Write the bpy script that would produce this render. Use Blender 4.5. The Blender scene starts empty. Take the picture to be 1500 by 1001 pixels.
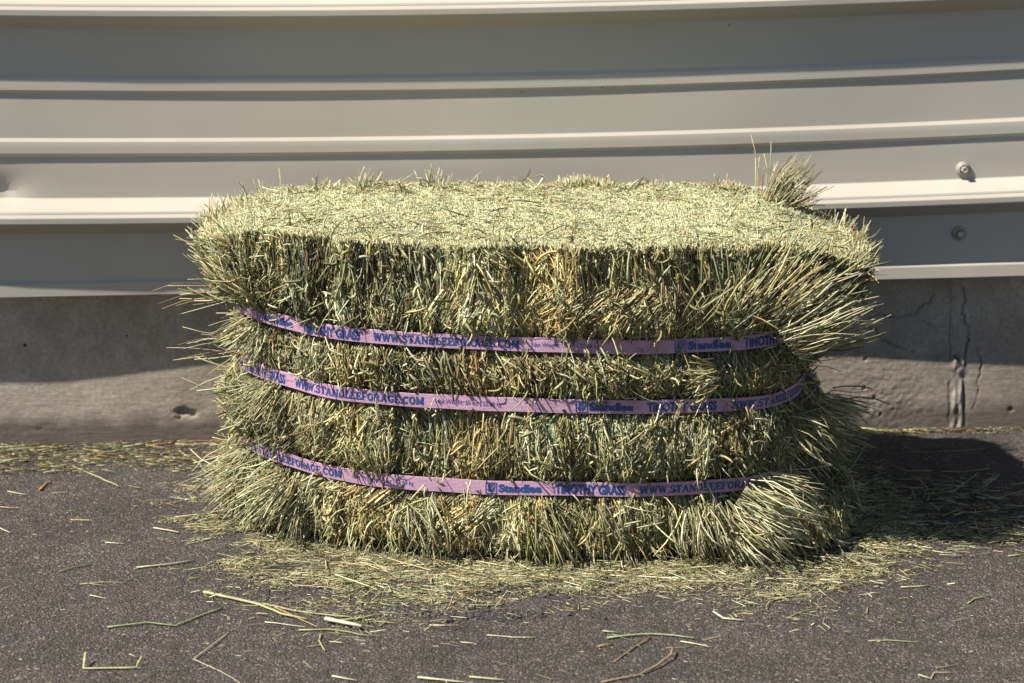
import bpy, bmesh, math, random
import numpy as np
from mathutils import Vector, Matrix
R = math.radians
rng = np.random.default_rng(11); random.seed(5)
sc = bpy.context.scene; col = sc.collection

# ---------------------------------------------------------------- camera, sky, sun, exposure
FPX = 2917.0; HC = 0.80; DC = 2.25; TH = R(13.25)
cam = bpy.data.objects.new('camera', bpy.data.cameras.new('camera')); col.objects.link(cam)
cam.location = (0, -DC, HC); cam.rotation_euler = (R(90) - TH, 0, 0)
cam.data.sensor_width = 36; cam.data.lens = FPX * 36 / 1500
cam.data.clip_start = .05; cam.data.clip_end = 600
cam.data.dof.use_dof = True; cam.data.dof.focus_distance = 2.36; cam.data.dof.aperture_fstop = 7.1
sc.camera = cam
SUN_EL = R(50); SUN_AZ = R(66)                      # azimuth measured from -Y towards -X
sv = Vector((-math.sin(SUN_AZ) * math.cos(SUN_EL), -math.cos(SUN_AZ) * math.cos(SUN_EL), math.sin(SUN_EL)))
w = bpy.data.worlds.new('World'); sc.world = w; w.use_nodes = True
nt = w.node_tree; bg = nt.nodes['Background']
sky = nt.nodes.new('ShaderNodeTexSky'); sky.sky_type = 'NISHITA'; sky.sun_disc = False
sky.sun_elevation = SUN_EL; sky.sun_rotation = math.atan2(sv.x, sv.y); sky.altitude = 900
nt.links.new(sky.outputs[0], bg.inputs[0]); bg.inputs[1].default_value = .055
sl = bpy.data.lights.new('sun', 'SUN'); sl.energy = 5.0; sl.angle = R(.6); sl.color = (1, .93, .82)
so = bpy.data.objects.new('sun', sl); col.objects.link(so); so.rotation_euler = sv.to_track_quat('Z', 'Y').to_euler()
so.location = (-3, -3, 5)
sc.view_settings.view_transform = 'Standard'; sc.view_settings.look = 'None'
sc.view_settings.exposure = 0.86; sc.view_settings.gamma = 1

# ---------------------------------------------------------------- helpers
def tag(o, label=None, cat=None, group=None, kind=None):
    if label: o['label'] = label
    if cat: o['category'] = cat
    if group: o['group'] = group
    if kind: o['kind'] = kind
    return o
def empty(name, loc=(0, 0, 0)):
    o = bpy.data.objects.new(name, None); col.objects.link(o); o.location = loc
    o.empty_display_size = .05
    return o
def link(name, me, m, parent=None):
    o = bpy.data.objects.new(name, me); col.objects.link(o)
    if m: me.materials.append(m)
    if parent:
        o.parent = parent
        o.matrix_parent_inverse = Matrix.Translation(-Vector(parent.location))
    return o
def npmesh(name, V, F, colr=None, smooth=False, uv=None):
    """V (n,3), F (m,4) or (m,3) -> mesh"""
    me = bpy.data.meshes.new(name); V = np.asarray(V, np.float32); F = np.asarray(F, np.int32)
    k = F.shape[1]
    me.vertices.add(len(V)); me.vertices.foreach_set('co', V.ravel())
    me.loops.add(F.size); me.loops.foreach_set('vertex_index', F.ravel())
    me.polygons.add(len(F)); me.polygons.foreach_set('loop_start', np.arange(0, F.size, k, dtype=np.int32))
    me.polygons.foreach_set('loop_total', np.full(len(F), k, np.int32))
    me.polygons.foreach_set('use_smooth', np.full(len(F), smooth))
    if uv is not None:
        l = me.uv_layers.new(name='UVMap'); l.data.foreach_set('uv', np.asarray(uv, np.float32)[F.ravel()].ravel())
    me.update(calc_edges=True)
    if colr is not None:
        a = me.color_attributes.new('Col', 'FLOAT_COLOR', 'POINT')
        c = np.ones((len(V), 4), np.float32); c[:, :3] = colr; a.data.foreach_set('color', c.ravel())
    return me
def pymesh(name, verts, faces, smooth=False):
    me = bpy.data.meshes.new(name); me.from_pydata(verts, [], faces); me.update()
    for p in me.polygons: p.use_smooth = smooth
    return me
def unproj(px, py, axis, val):
    """where the ray through a photo pixel meets a plane (used to measure the place)"""
    c, s = math.cos(TH), math.sin(TH)
    a = (px - 750) / FPX; b = -(py - 500.5) / FPX
    d = Vector((a, c + b * s, -s + b * c)); o = Vector((0, -DC, HC))
    if axis == 'wall':                      # val = distance in front of the foundation face
        n = WN; t = (WP + n * val - o).dot(n) / d.dot(n)
    else:
        t = (val - o[axis]) / d[axis]
    return o + d * t
WA = Vector((-.75, .50, 0)); WB = Vector((.75, .593, 0))        # foundation face line on the ground
WT = (WB - WA).normalized(); WN = Vector((WT.y, -WT.x, 0)); WP = WA
def hashn(i, j, k, s):
    n = (i * 374761393 + j * 668265263 + k * 2147483647 + s * 1274126177) & 0xffffffff
    n = ((n ^ (n >> 13)) * 1274126177) & 0xffffffff
    return ((n ^ (n >> 16)) & 0xffff) / 65535.0
def noise(x, y, z=0, s=0):
    x, y, z = np.broadcast_arrays(np.asarray(x, float), np.asarray(y, float), np.asarray(z, float))
    xi, yi, zi = [np.floor(q).astype(np.int64) for q in (x, y, z)]
    fx, fy, fz = x - xi, y - yi, z - zi
    fx, fy, fz = [q * q * (3 - 2 * q) for q in (fx, fy, fz)]
    r = 0
    for a in (0, 1):
        for b in (0, 1):
            for c in (0, 1):
                r = r + hashn(xi + a, yi + b, zi + c, s) * (fx if a else 1 - fx) * (fy if b else 1 - fy) * (fz if c else 1 - fz)
    return r * 2 - 1
def sstep(a, b, x):
    t = np.clip((x - a) / (b - a), 0, 1); return t * t * (3 - 2 * t)

# ---------------------------------------------------------------- materials
class NT:
    def __init__(s, name):
        s.m = bpy.data.materials.new(name); s.m.use_nodes = True; s.t = s.m.node_tree; s.b = s.t.nodes['Principled BSDF']
    def n(s, typ, **kw):
        nd = s.t.nodes.new('ShaderNode' + typ)
        for k, v in kw.items():
            if k.startswith('i_'):
                key = k[2:]; key = int(key) if key.isdigit() else key.replace('_', ' ')
                if isinstance(v, bpy.types.NodeSocket): s.t.links.new(v, nd.inputs[key])
                else: nd.inputs[key].default_value = v
            else: setattr(nd, k, v)
        return nd
    def l(s, a, b): s.t.links.new(a, b)
    def ramp(s, fac, *stops):
        r = s.n('ValToRGB'); s.l(fac, r.inputs[0]); e = r.color_ramp.elements
        for i, (p, c) in enumerate(stops):
            el = e[i] if i < 2 else e.new(p)
            el.position = p; el.color = (*c, 1) if len(c) == 3 else c
        return r.outputs[0]
    def mix(s, fac, a, b, mode='MIX'):
        m = s.n('Mix', data_type='RGBA', blend_type=mode)
        for k, v in ((0, fac), (6, a), (7, b)):
            if isinstance(v, bpy.types.NodeSocket): s.l(v, m.inputs[k])
            else: m.inputs[k].default_value = (*v, 1) if isinstance(v, tuple) and len(v) == 3 else v
        return m.outputs[2]
    def bump(s, h, strength, dist, normal=None):
        b = s.n('Bump', i_Strength=strength, i_Distance=dist); s.l(h, b.inputs['Height'])
        if normal is not None: s.l(normal, b.inputs['Normal'])
        return b.outputs[0]
    def obj(s): return s.n('TexCoord').outputs['Object']
    def math(s, op, a, b=0.):
        m = s.n('Math', operation=op)
        for k, v in ((0, a), (1, b)):
            if isinstance(v, bpy.types.NodeSocket): s.l(v, m.inputs[k])
            else: m.inputs[k].default_value = v
        return m.outputs[0]

def mat_straw(name='straw', rough=.55):
    t = NT(name); a = t.n('Attribute', attribute_name='Col')
    no = t.n('TexNoise', i_Scale=260., i_Detail=2.); t.l(t.obj(), no.inputs['Vector'])
    c = t.mix(1., a.outputs['Color'], t.ramp(no.outputs[0], (.25, (.74, .74, .72)), (.7, (1.12, 1.12, 1.1))), 'MULTIPLY')
    t.l(c, t.b.inputs['Base Color']); t.b.inputs['Roughness'].default_value = rough
    t.b.inputs['Specular IOR Level'].default_value = .42
    tr = t.n('BsdfTranslucent'); t.l(c, tr.inputs[0]); ms = t.n('MixShader'); ms.inputs[0].default_value = .16
    t.l(t.b.outputs[0], ms.inputs[1]); t.l(tr.outputs[0], ms.inputs[2]); t.l(ms.outputs[0], t.t.nodes['Material Output'].inputs[0])
    return t.m
M_STRAW = mat_straw()
def mat_core():
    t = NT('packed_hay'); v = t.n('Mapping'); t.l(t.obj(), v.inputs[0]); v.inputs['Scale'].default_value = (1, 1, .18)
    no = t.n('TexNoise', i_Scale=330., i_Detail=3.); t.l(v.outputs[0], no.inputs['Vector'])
    t.l(t.ramp(no.outputs[0], (.3, (.06, .058, .028)), (.55, (.14, .135, .065)), (.8, (.26, .25, .13))), t.b.inputs['Base Color'])  # darker than the stalks: shade of the gaps put into the core colour
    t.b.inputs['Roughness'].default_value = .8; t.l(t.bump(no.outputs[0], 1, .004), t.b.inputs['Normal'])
    return t.m
M_CORE = mat_core()
def mat_asphalt():
    t = NT('asphalt'); o = t.obj()
    v1 = t.n('TexVoronoi', i_Scale=420.); t.l(o, v1.inputs['Vector'])
    v2 = t.n('TexVoronoi', i_Scale=820.); t.l(o, v2.inputs['Vector'])
    n1 = t.n('TexNoise', i_Scale=5., i_Detail=5., i_Roughness=.6); t.l(o, n1.inputs['Vector'])
    n2 = t.n('TexNoise', i_Scale=110., i_Detail=4., i_Roughness=.7); t.l(o, n2.inputs['Vector'])
    n3 = t.n('TexNoise', i_Scale=28., i_Detail=4., i_Roughness=.65); t.l(o, n3.inputs['Vector'])
    sep = t.n('SeparateColor'); t.l(v1.outputs['Color'], sep.inputs[0])
    sep2 = t.n('SeparateColor'); t.l(v2.outputs['Color'], sep2.inputs[0])
    stones = t.ramp(sep.outputs[0], (0, (.028, .026, .025)), (.45, (.058, .053, .050)), (.78, (.088, .080, .073)), (.92, (.17, .155, .138)), (1., (.42, .39, .34)))
    fine = t.ramp(sep2.outputs[1], (0, (.026, .024, .023)), (.6, (.062, .057, .053)), (1., (.24, .22, .195)))
    c = t.mix(.5, stones, fine); c = t.mix(1., c, (.87, .86, .86), 'MULTIPLY')
    c = t.mix(1., c, t.ramp(n1.outputs[0], (.3, (.78, .77, .79)), (.7, (1.2, 1.17, 1.13))), 'MULTIPLY')
    c = t.mix(1., c, t.ramp(n3.outputs[0], (.3, (.74, .74, .76)), (.7, (1.2, 1.18, 1.15))), 'MULTIPLY')
    mp = t.n('Mapping'); t.l(o, mp.inputs[0]); mp.inputs['Location'].default_value = (.02 / .15, .098 / .032, 0); mp.inputs['Scale'].default_value = (1 / .15, 1 / .032, 0)
    ln = t.n('VectorMath', operation='LENGTH'); t.l(mp.outputs[0], ln.inputs[0])
    br = t.math('ADD', ln.outputs['Value'], t.math('MULTIPLY', t.math('SUBTRACT', n3.outputs[0], .5), 2.6))
    c = t.mix(t.ramp(br, (.45, (.8, .8, .8)), (.9, (0, 0, 0))), c, (.03, .027, .028))
    t.l(c, t.b.inputs['Base Color']); t.b.inputs['Roughness'].default_value = .78
    t.b.inputs['Specular IOR Level'].default_value = .35
    h = t.math('SUBTRACT', t.math('MULTIPLY', n2.outputs[0], 1.3), v1.outputs['Distance'])
    h = t.math('ADD', h, t.math('MULTIPLY', sep2.outputs[0], .35))
    t.l(t.bump(h, 1., .0022), t.b.inputs['Normal'])
    return t.m
def mat_concrete():
    t = NT('concrete'); o = t.obj()
    n1 = t.n('TexNoise', i_Scale=7., i_Detail=8., i_Roughness=.62); t.l(o, n1.inputs['Vector'])
    n2 = t.n('TexNoise', i_Scale=170., i_Detail=6., i_Roughness=.7); t.l(o, n2.inputs['Vector'])
    mp = t.n('Mapping'); t.l(o, mp.inputs[0]); mp.inputs['Scale'].default_value = (.5, 1, 3.)
    n3 = t.n('TexNoise', i_Scale=60., i_Detail=4., i_Roughness=.6); t.l(mp.outputs[0], n3.inputs['Vector'])
    c = t.ramp(n1.outputs[0], (.3, (.23, .197, .158)), (.5, (.325, .28, .228)), (.7, (.44, .39, .325)))
    c = t.mix(1., c, t.ramp(n2.outputs[0], (.3, (.72, .72, .72)), (.7, (1.2, 1.2, 1.2))), 'MULTIPLY')
    # damp, dirty band rising a few centimetres from the ground, stained by splash
    sx = t.n('SeparateXYZ'); t.l(o, sx.inputs[0])
    n4 = t.n('TexNoise', i_Scale=22., i_Detail=4.); t.l(o, n4.inputs['Vector'])
    hh = t.math('SUBTRACT', sx.outputs[2], t.math('MULTIPLY', n4.outputs[0], .05))
    c = t.mix(t.ramp(hh, (-.02, (.75, .75, .75)), (.02, (0, 0, 0))), c, (.075, .06, .05))
    vo = t.n('TexVoronoi', i_Scale=26., i_Randomness=1.); t.l(o, vo.inputs['Vector'])
    vs = t.n('SeparateColor'); t.l(vo.outputs['Color'], vs.inputs[0])
    thr = t.math('SUBTRACT', t.math('MULTIPLY', vs.outputs[0], .14), .045)
    pit = t.math('LESS_THAN', vo.outputs['Distance'], thr)
    c = t.mix(pit, c, (.05, .043, .038))
    gr = t.n('Attribute', attribute_name='Col'); gs_ = t.n('SeparateColor'); t.l(gr.outputs['Color'], gs_.inputs[0]); c = t.mix(t.math('MULTIPLY', gs_.outputs[1], .6), c, (.42, .39, .35)); c = t.mix(t.math('MULTIPLY', gs_.outputs[0], .95), c, (.03, .027, .025))
    t.l(c, t.b.inputs['Base Color']); t.b.inputs['Roughness'].default_value = .9
    h = t.math('ADD', t.math('MULTIPLY', n2.outputs[0], .8), n3.outputs[0])
    h = t.math('SUBTRACT', h, t.math('MULTIPLY', pit, 1.5))
    t.l(t.bump(h, .45, .0014), t.b.inputs['Normal'])
    return t.m
def mat_siding():
    t = NT('painted_steel'); o = t.obj()
    n1 = t.n('TexNoise', i_Scale=3., i_Detail=4.); t.l(o, n1.inputs['Vector'])
    n2 = t.n('TexNoise', i_Scale=700., i_Detail=2.); t.l(o, n2.inputs['Vector'])
    mp = t.n('Mapping'); t.l(o, mp.inputs[0]); mp.inputs['Scale'].default_value = (14, 14, 1.2)
    n3 = t.n('TexNoise', i_Scale=4., i_Detail=5.); t.l(mp.outputs[0], n3.inputs['Vector'])
    c = t.ramp(n1.outputs[0], (.3, (.405, .377, .325)), (.7, (.455, .425, .367)))
    vo = t.n('TexVoronoi', i_Scale=17.); t.l(o, vo.inputs['Vector'])
    c = t.mix(t.math('LESS_THAN', vo.outputs['Distance'], .022), c, (.16, .13, .10))
    t.l(c, t.b.inputs['Base Color'])
    t.l(t.ramp(n1.outputs[0], (.3, (.2, .2, .2)), (.7, (.27, .27, .27))), t.b.inputs['Roughness'])
    t.b.inputs['Specular IOR Level'].default_value = .5
    t.l(t.bump(n2.outputs[0], .12, .0003), t.b.inputs['Normal'])
    return t.m
def mat_simple(name, c, rough=.6, metal=0., var=.15, scale=80., bump=.0):
    t = NT(name); no = t.n('TexNoise', i_Scale=scale, i_Detail=4.); t.l(t.obj(), no.inputs['Vector'])
    lo = tuple(x * (1 - var) for x in c); hi = tuple(min(1, x * (1 + var)) for x in c)
    t.l(t.ramp(no.outputs[0], (.3, lo), (.7, hi)), t.b.inputs['Base Color'])
    t.b.inputs['Roughness'].default_value = rough; t.b.inputs['Metallic'].default_value = metal
    if bump: t.l(t.bump(no.outputs[0], .6, bump), t.b.inputs['Normal'])
    return t.m
def mat_strap():
    t = NT('woven_poly_strap'); uv = t.n('UVMap'); 
    mp = t.n('Mapping'); t.l(uv.outputs[0], mp.inputs[0]); mp.inputs['Scale'].default_value = (1, 1, 1)
    br = t.n('TexBrick', i_Scale=1.); t.l(mp.outputs[0], br.inputs['Vector'])
    br.inputs['Brick Width'].default_value = .0032; br.inputs['Row Height'].default_value = .0016
    br.inputs['Mortar Size'].default_value = .00028; br.inputs['Mortar Smooth'].default_value = .6
    br.inputs['Color1'].default_value = (.39, .195, .315, 1); br.inputs['Color2'].default_value = (.335, .165, .285, 1); br.inputs['Mortar'].default_value = (.66, .48, .60, 1)
    no = t.n('TexNoise', i_Scale=45., i_Detail=3.); t.l(t.obj(), no.inputs['Vector'])
    c = t.mix(1., br.outputs['Color'], t.ramp(no.outputs[0], (.3, (.85, .85, .88)), (.7, (1.1, 1.1, 1.1))), 'MULTIPLY')
    t.l(c, t.b.inputs['Base Color']); t.b.inputs['Roughness'].default_value = .42
    t.b.inputs['Specular IOR Level'].default_value = .45
    t.l(t.bump(br.outputs['Fac'], .8, -.0004), t.b.inputs['Normal'])
    return t.m
M_STRAP = mat_strap(); M_INK = mat_simple('blue_ink', (.02, .055, .20), .5, var=.2, scale=500)
M_SIDING = mat_siding(); M_CONC = mat_concrete(); M_ASPH = mat_asphalt()
M_BOLT = mat_simple('zinc_bolt', (.50, .47, .40), .38, .45)
M_WASH = mat_simple('rubber_washer', (.30, .28, .24), .6)
M_LUMP = mat_simple('loose_tar_chunks', (.04, .036, .038), .85, var=.45, scale=250, bump=.002)
M_DARK = mat_simple('crack_grime', (.045, .038, .034), .95, var=.4, scale=200)

# ---------------------------------------------------------------- ground
def ground_h(x, y):
    h = .0035 * noise(x * 3, y * 3, 0, 1) + .0018 * noise(x * 14, y * 14, 0, 2) + .0007 * noise(x * 60, y * 60, 0, 3)
    # broken, heaved spot in front of the bale
    d = np.exp(-(((x - .0) / .13) ** 2 + ((y + .085) / .03) ** 2))
    h = h + d * (.003 + .004 * noise(x * 45, y * 45, 0, 4))
    f = np.exp(-((np.abs(x) / 3) ** 4 + (np.abs(y) / 3) ** 4))
    return h * f
def build_ground():
    # one sheet: fine cells near the bale growing to the horizon
    def axis(fine, a, b, far):
        xs = list(np.arange(a, b, fine)); s = fine; p = xs[-1]
        while p < far: s *= 1.35; p += s; xs.append(p)
        s = fine; p = xs[0]
        while p > -far: s *= 1.35; p -= s; xs.insert(0, p)
        return np.array(xs)
    X = axis(.006, -.95, .95, 250); Y = axis(.006, -.75, .66, 250)
    gx, gy = np.meshgrid(X, Y); V = np.stack([gx, gy, ground_h(gx, gy)], -1).reshape(-1, 3)
    ny, nx = gx.shape; i = np.arange(ny * nx).reshape(ny, nx)
    F = np.stack([i[:-1, :-1], i[:-1, 1:], i[1:, 1:], i[1:, :-1]], -1).reshape(-1, 4)
    return tag(link('ground', npmesh('ground', V, F, smooth=True), M_ASPH), 'grey asphalt ground strewn with hay', None, kind='structure')
build_ground()

# ---------------------------------------------------------------- building wall: siding, bolts, foundation
bldg = empty('metal_clad_wall', (0, .55, 0))
tag(bldg, 'beige ribbed metal siding wall on a concrete footing behind the hay bale', 'wall')
XS = np.array([0, 250, 500, 750, 1000, 1310, 1470.])
ROWS = [np.array([438, 434.5, 430, 425, 419, 411, 406.]),      # lower edge
        np.array([329.5, 328, 325, 320, 314, 303, 297.]),      # big rib, foot of its face
        np.array([226, 226, 223.5, 220.5, 214.5, 203.5, 197.]),
        np.array([133, 133.5, 133, 130.5, 124, 110, 104.]),
        np.array([23.5, 24, 24, 20.5, 14.5, 3, -3.])]
OFFS = 0.034                                     # siding flat stands this far out of the foundation
def wall_pt(s, out, z):                          # s = metres along the wall from world x=0
    k = (0 - WA.x) / WT.x
    p = WA + WT * (k + s) + WN * out; return (p.x, p.y, z)
anch_s, anch_z = [], []
for r, row in enumerate(ROWS):
    ss, zz = [], []
    for px, py in zip(XS, row):
        p = unproj(px, py, 'wall', OFFS + (.03 if r in (1, 4) else .005))
        ss.append((p - WA).dot(WT) - (0 - WA.x) / WT.x); zz.append(p.z)
    anch_s.append(ss); anch_z.append(zz)
NOM = [zz[1] for zz in anch_z]
def anchor_z(r, s):
    ss, zz = np.array(anch_s[r]), np.array(anch_z[r])
    c = np.polyfit(ss, zz - NOM[r], 3)
    sc_ = np.clip(s, -.85, .9)
    return NOM[r] + np.polyval(c, sc_)
def siding():
    prof = []      # (z nominal, out)
    def minor(za, low=True):
        if low: prof.extend([(za - .0045, 0), (za - .0035, .0005)])
        prof.extend([(za - .0006, .0034), (za + .0006, .0039), (za + .0155, .0039), (za + .0168, .0036), (za + .0205, .0006), (za + .0215, 0)])
    def major(za):
        prof.extend([(za - .0195, 0), (za - .0180, .0008), (za - .0008, .0302), (za + .0008, .0310), (za + .0075, .0312), (za + .0085, .0308), (za + .0125, .0272),
                     (za + .0135, .0272), (za + .0160, .0262), (za + .030, .0012), (za + .0315, 0)])
    zb = NOM[0]
    prof.extend([(zb + .0035, -.030), (zb + .0005, -.028), (zb - .0002, .001), (zb + .0012, .0050)])
    prof.extend([(zb + .002, .0056), (zb + .0175, .0052), (zb + .019, .0046), (zb + .0225, .0006), (zb + .0235, 0)])
    pitch = NOM[4] - NOM[1]
    base = [NOM[1], NOM[2], NOM[3]]
    for k in range(8):
        major(base[0] + k * pitch); minor(base[1] + k * pitch); minor(base[2] + k * pitch)
    # insert intermediate points on flats
    pz = [];
    for a, b in zip(prof[:-1], prof[1:]):
        pz.append(a); n = int(abs(b[0] - a[0]) // .010)
        for i in range(n): t = (i + 1) / (n + 1); pz.append((a[0] + (b[0] - a[0]) * t, a[1] + (b[1] - a[1]) * t))
    pz.append(prof[-1]); pz = np.array(pz)
    S = np.concatenate([np.linspace(-3.2, -1.0, 12, endpoint=False), np.linspace(-1, 1, 260), np.linspace(1.05, 3.2, 12)])
    A = np.stack([anchor_z(r, S) for r in range(5)])             # 5 x ns
    V = np.zeros((len(pz), len(S), 3))
    sx = (S * 0)
    lo = np.interp(S, [-.75, -.5, -.1, .42, .66, .9], [-.001, -.008, -.006, -.0035, .003, .003])
    for j in range(len(S)):
        nz = np.interp(pz[:, 0], NOM, A[:, j]);
        m = pz[:, 0] < NOM[0]; nz[m] = A[0, j] + pz[m, 0] - NOM[0]
        m = pz[:, 0] > NOM[4]; nz[m] = A[4, j] + pz[m, 0] - NOM[4]
        V[:, j, 2] = nz; sx = S[j]
        wob = lo[j] * np.exp(-(pz[:, 0] - NOM[0]) / .15)
        wav = .0006 * noise(np.full(len(pz), sx * 4), pz[:, 0] * 7, 0, 9)
        flat = (pz[:, 1] < .003)
        oil = np.where(flat, .0007, .0002) * noise(np.full(len(pz), sx * 3), pz[:, 0] * 22, 0, 12)
        g = .0065 * np.exp(-(((sx - DENT[0] + .004) / .022) ** 2 + ((nz - DENT[1]) / .016) ** 2)) + .0025 * np.exp(-(((sx - DENT[0]) / .045) ** 2 + ((nz - DENT[1] - .01) / .022) ** 2))
        o = OFFS + pz[:, 1] + wob + wav + oil - g
        k = (0 - WA.x) / WT.x
        V[:, j, 0] = WA.x + WT.x * (k + sx) + WN.x * o; V[:, j, 1] = WA.y + WT.y * (k + sx) + WN.y * o
    n, ns = V.shape[:2]; i = np.arange(n * ns).reshape(n, ns)
    F = np.stack([i[:-1, :-1], i[:-1, 1:], i[1:, 1:], i[1:, :-1]], -1).reshape(-1, 4)
    me = npmesh('siding', V.reshape(-1, 3), F, smooth=True); me.set_sharp_from_angle(angle=R(14))
    o = link('siding', me, M_SIDING, bldg)
    return o
pd = unproj(8, 282, 'wall', OFFS); DENT = ((pd - WA).dot(WT) - (0 - WA.x) / WT.x, pd.z)
sid = siding()
def bolt(px, py):
    p = unproj(px, py, 'wall', OFFS + .003); bm = bmesh.new()
    def lathe(rings, seg, b):
        prev = None
        for r, h in rings:
            if r == 0: vs = [b.verts.new((0, 0, h))]
            else: vs = [b.verts.new((r * math.cos(2 * PI_ * k / seg), r * math.sin(2 * PI_ * k / seg), h)) for k in range(seg)]
            if prev:
                if len(prev) == 1: [b.faces.new((prev[0], vs[k], vs[(k + 1) % seg])) for k in range(seg)]
                elif len(vs) == 1: [b.faces.new((prev[k], prev[(k + 1) % seg], vs[0])) for k in range(seg)]
                else: [b.faces.new((prev[k], prev[(k + 1) % seg], vs[(k + 1) % seg], vs[k])) for k in range(seg)]
            prev = vs
    PI_ = math.pi
    rot = WN.to_track_quat('Z', 'Y').to_matrix().to_4x4()
    lathe([(0.0104, -.003), (.0104, .0004), (.0098, .0015), (.0066, .0026), (.0064, .003)], 28, bm)
    me = bpy.data.meshes.new('washer'); bm.to_mesh(me); bm.free()
    for q in me.polygons: q.use_smooth = True
    b2 = bmesh.new()
    lathe([(.0068, .0024), (.0068, .0033), (.0062, .0036)], 28, b2)
    lathe([(.0048, .003), (.0048, .0088), (.0042, .0096), (.0030, .0096), (.0024, .0086), (0, .0084)], 6, b2)
    m2 = bpy.data.meshes.new('bolt'); b2.to_mesh(m2); b2.free()
    T = Matrix.Translation(p) @ rot @ Matrix.Rotation(.2, 4, 'Z')
    me.transform(T); m2.transform(T)
    bo = bpy.data.objects.new('bolt', m2); col.objects.link(bo); m2.materials.append(M_BOLT); bo.parent = sid
    wo = bpy.data.objects.new('washer', me); col.objects.link(wo); me.materials.append(M_WASH)
    wo.parent = bldg; wo.matrix_parent_inverse = Matrix.Translation(-bldg.location)
    return bo
bolt(1411, 248); bolt(1405, 342)

CRACKS = [  # photo polylines of the cracks (width in mm)
    ([(1256, 473), (1275, 466), (1290, 460), (1303, 465), (1318, 466), (1340, 463), (1346, 452), (1352, 446), (1362, 443), (1368, 432)], .9),
    ([(1264, 473), (1283, 483), (1289, 494), (1302, 504), (1315, 509), (1325, 511)], .8),
    ([(1342, 468), (1360, 474), (1378, 479), (1400, 482)], .45),
    ([(1408, 420), (1413, 435), (1410, 455), (1412, 468), (1418, 485), (1420, 498), (1414, 520), (1412, 540)], 1.3),
    ([(1432, 510), (1437, 530), (1437, 548), (1431, 565), (1432, 580), (1424, 600)], .9),
    ([(1394, 415), (1392, 460), (1390, 500), (1391, 527)], .5),
    ([(1391, 560), (1392, 600), (1391, 622)], 1.4), ([(1401, 570), (1402, 600), (1401, 622)], 1.2),
    ([(1411, 545), (1412, 590), (1414, 622)], 1.7), ([(1398, 522), (1410, 536), (1396, 544), (1409, 552)], 2.2)]
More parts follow.
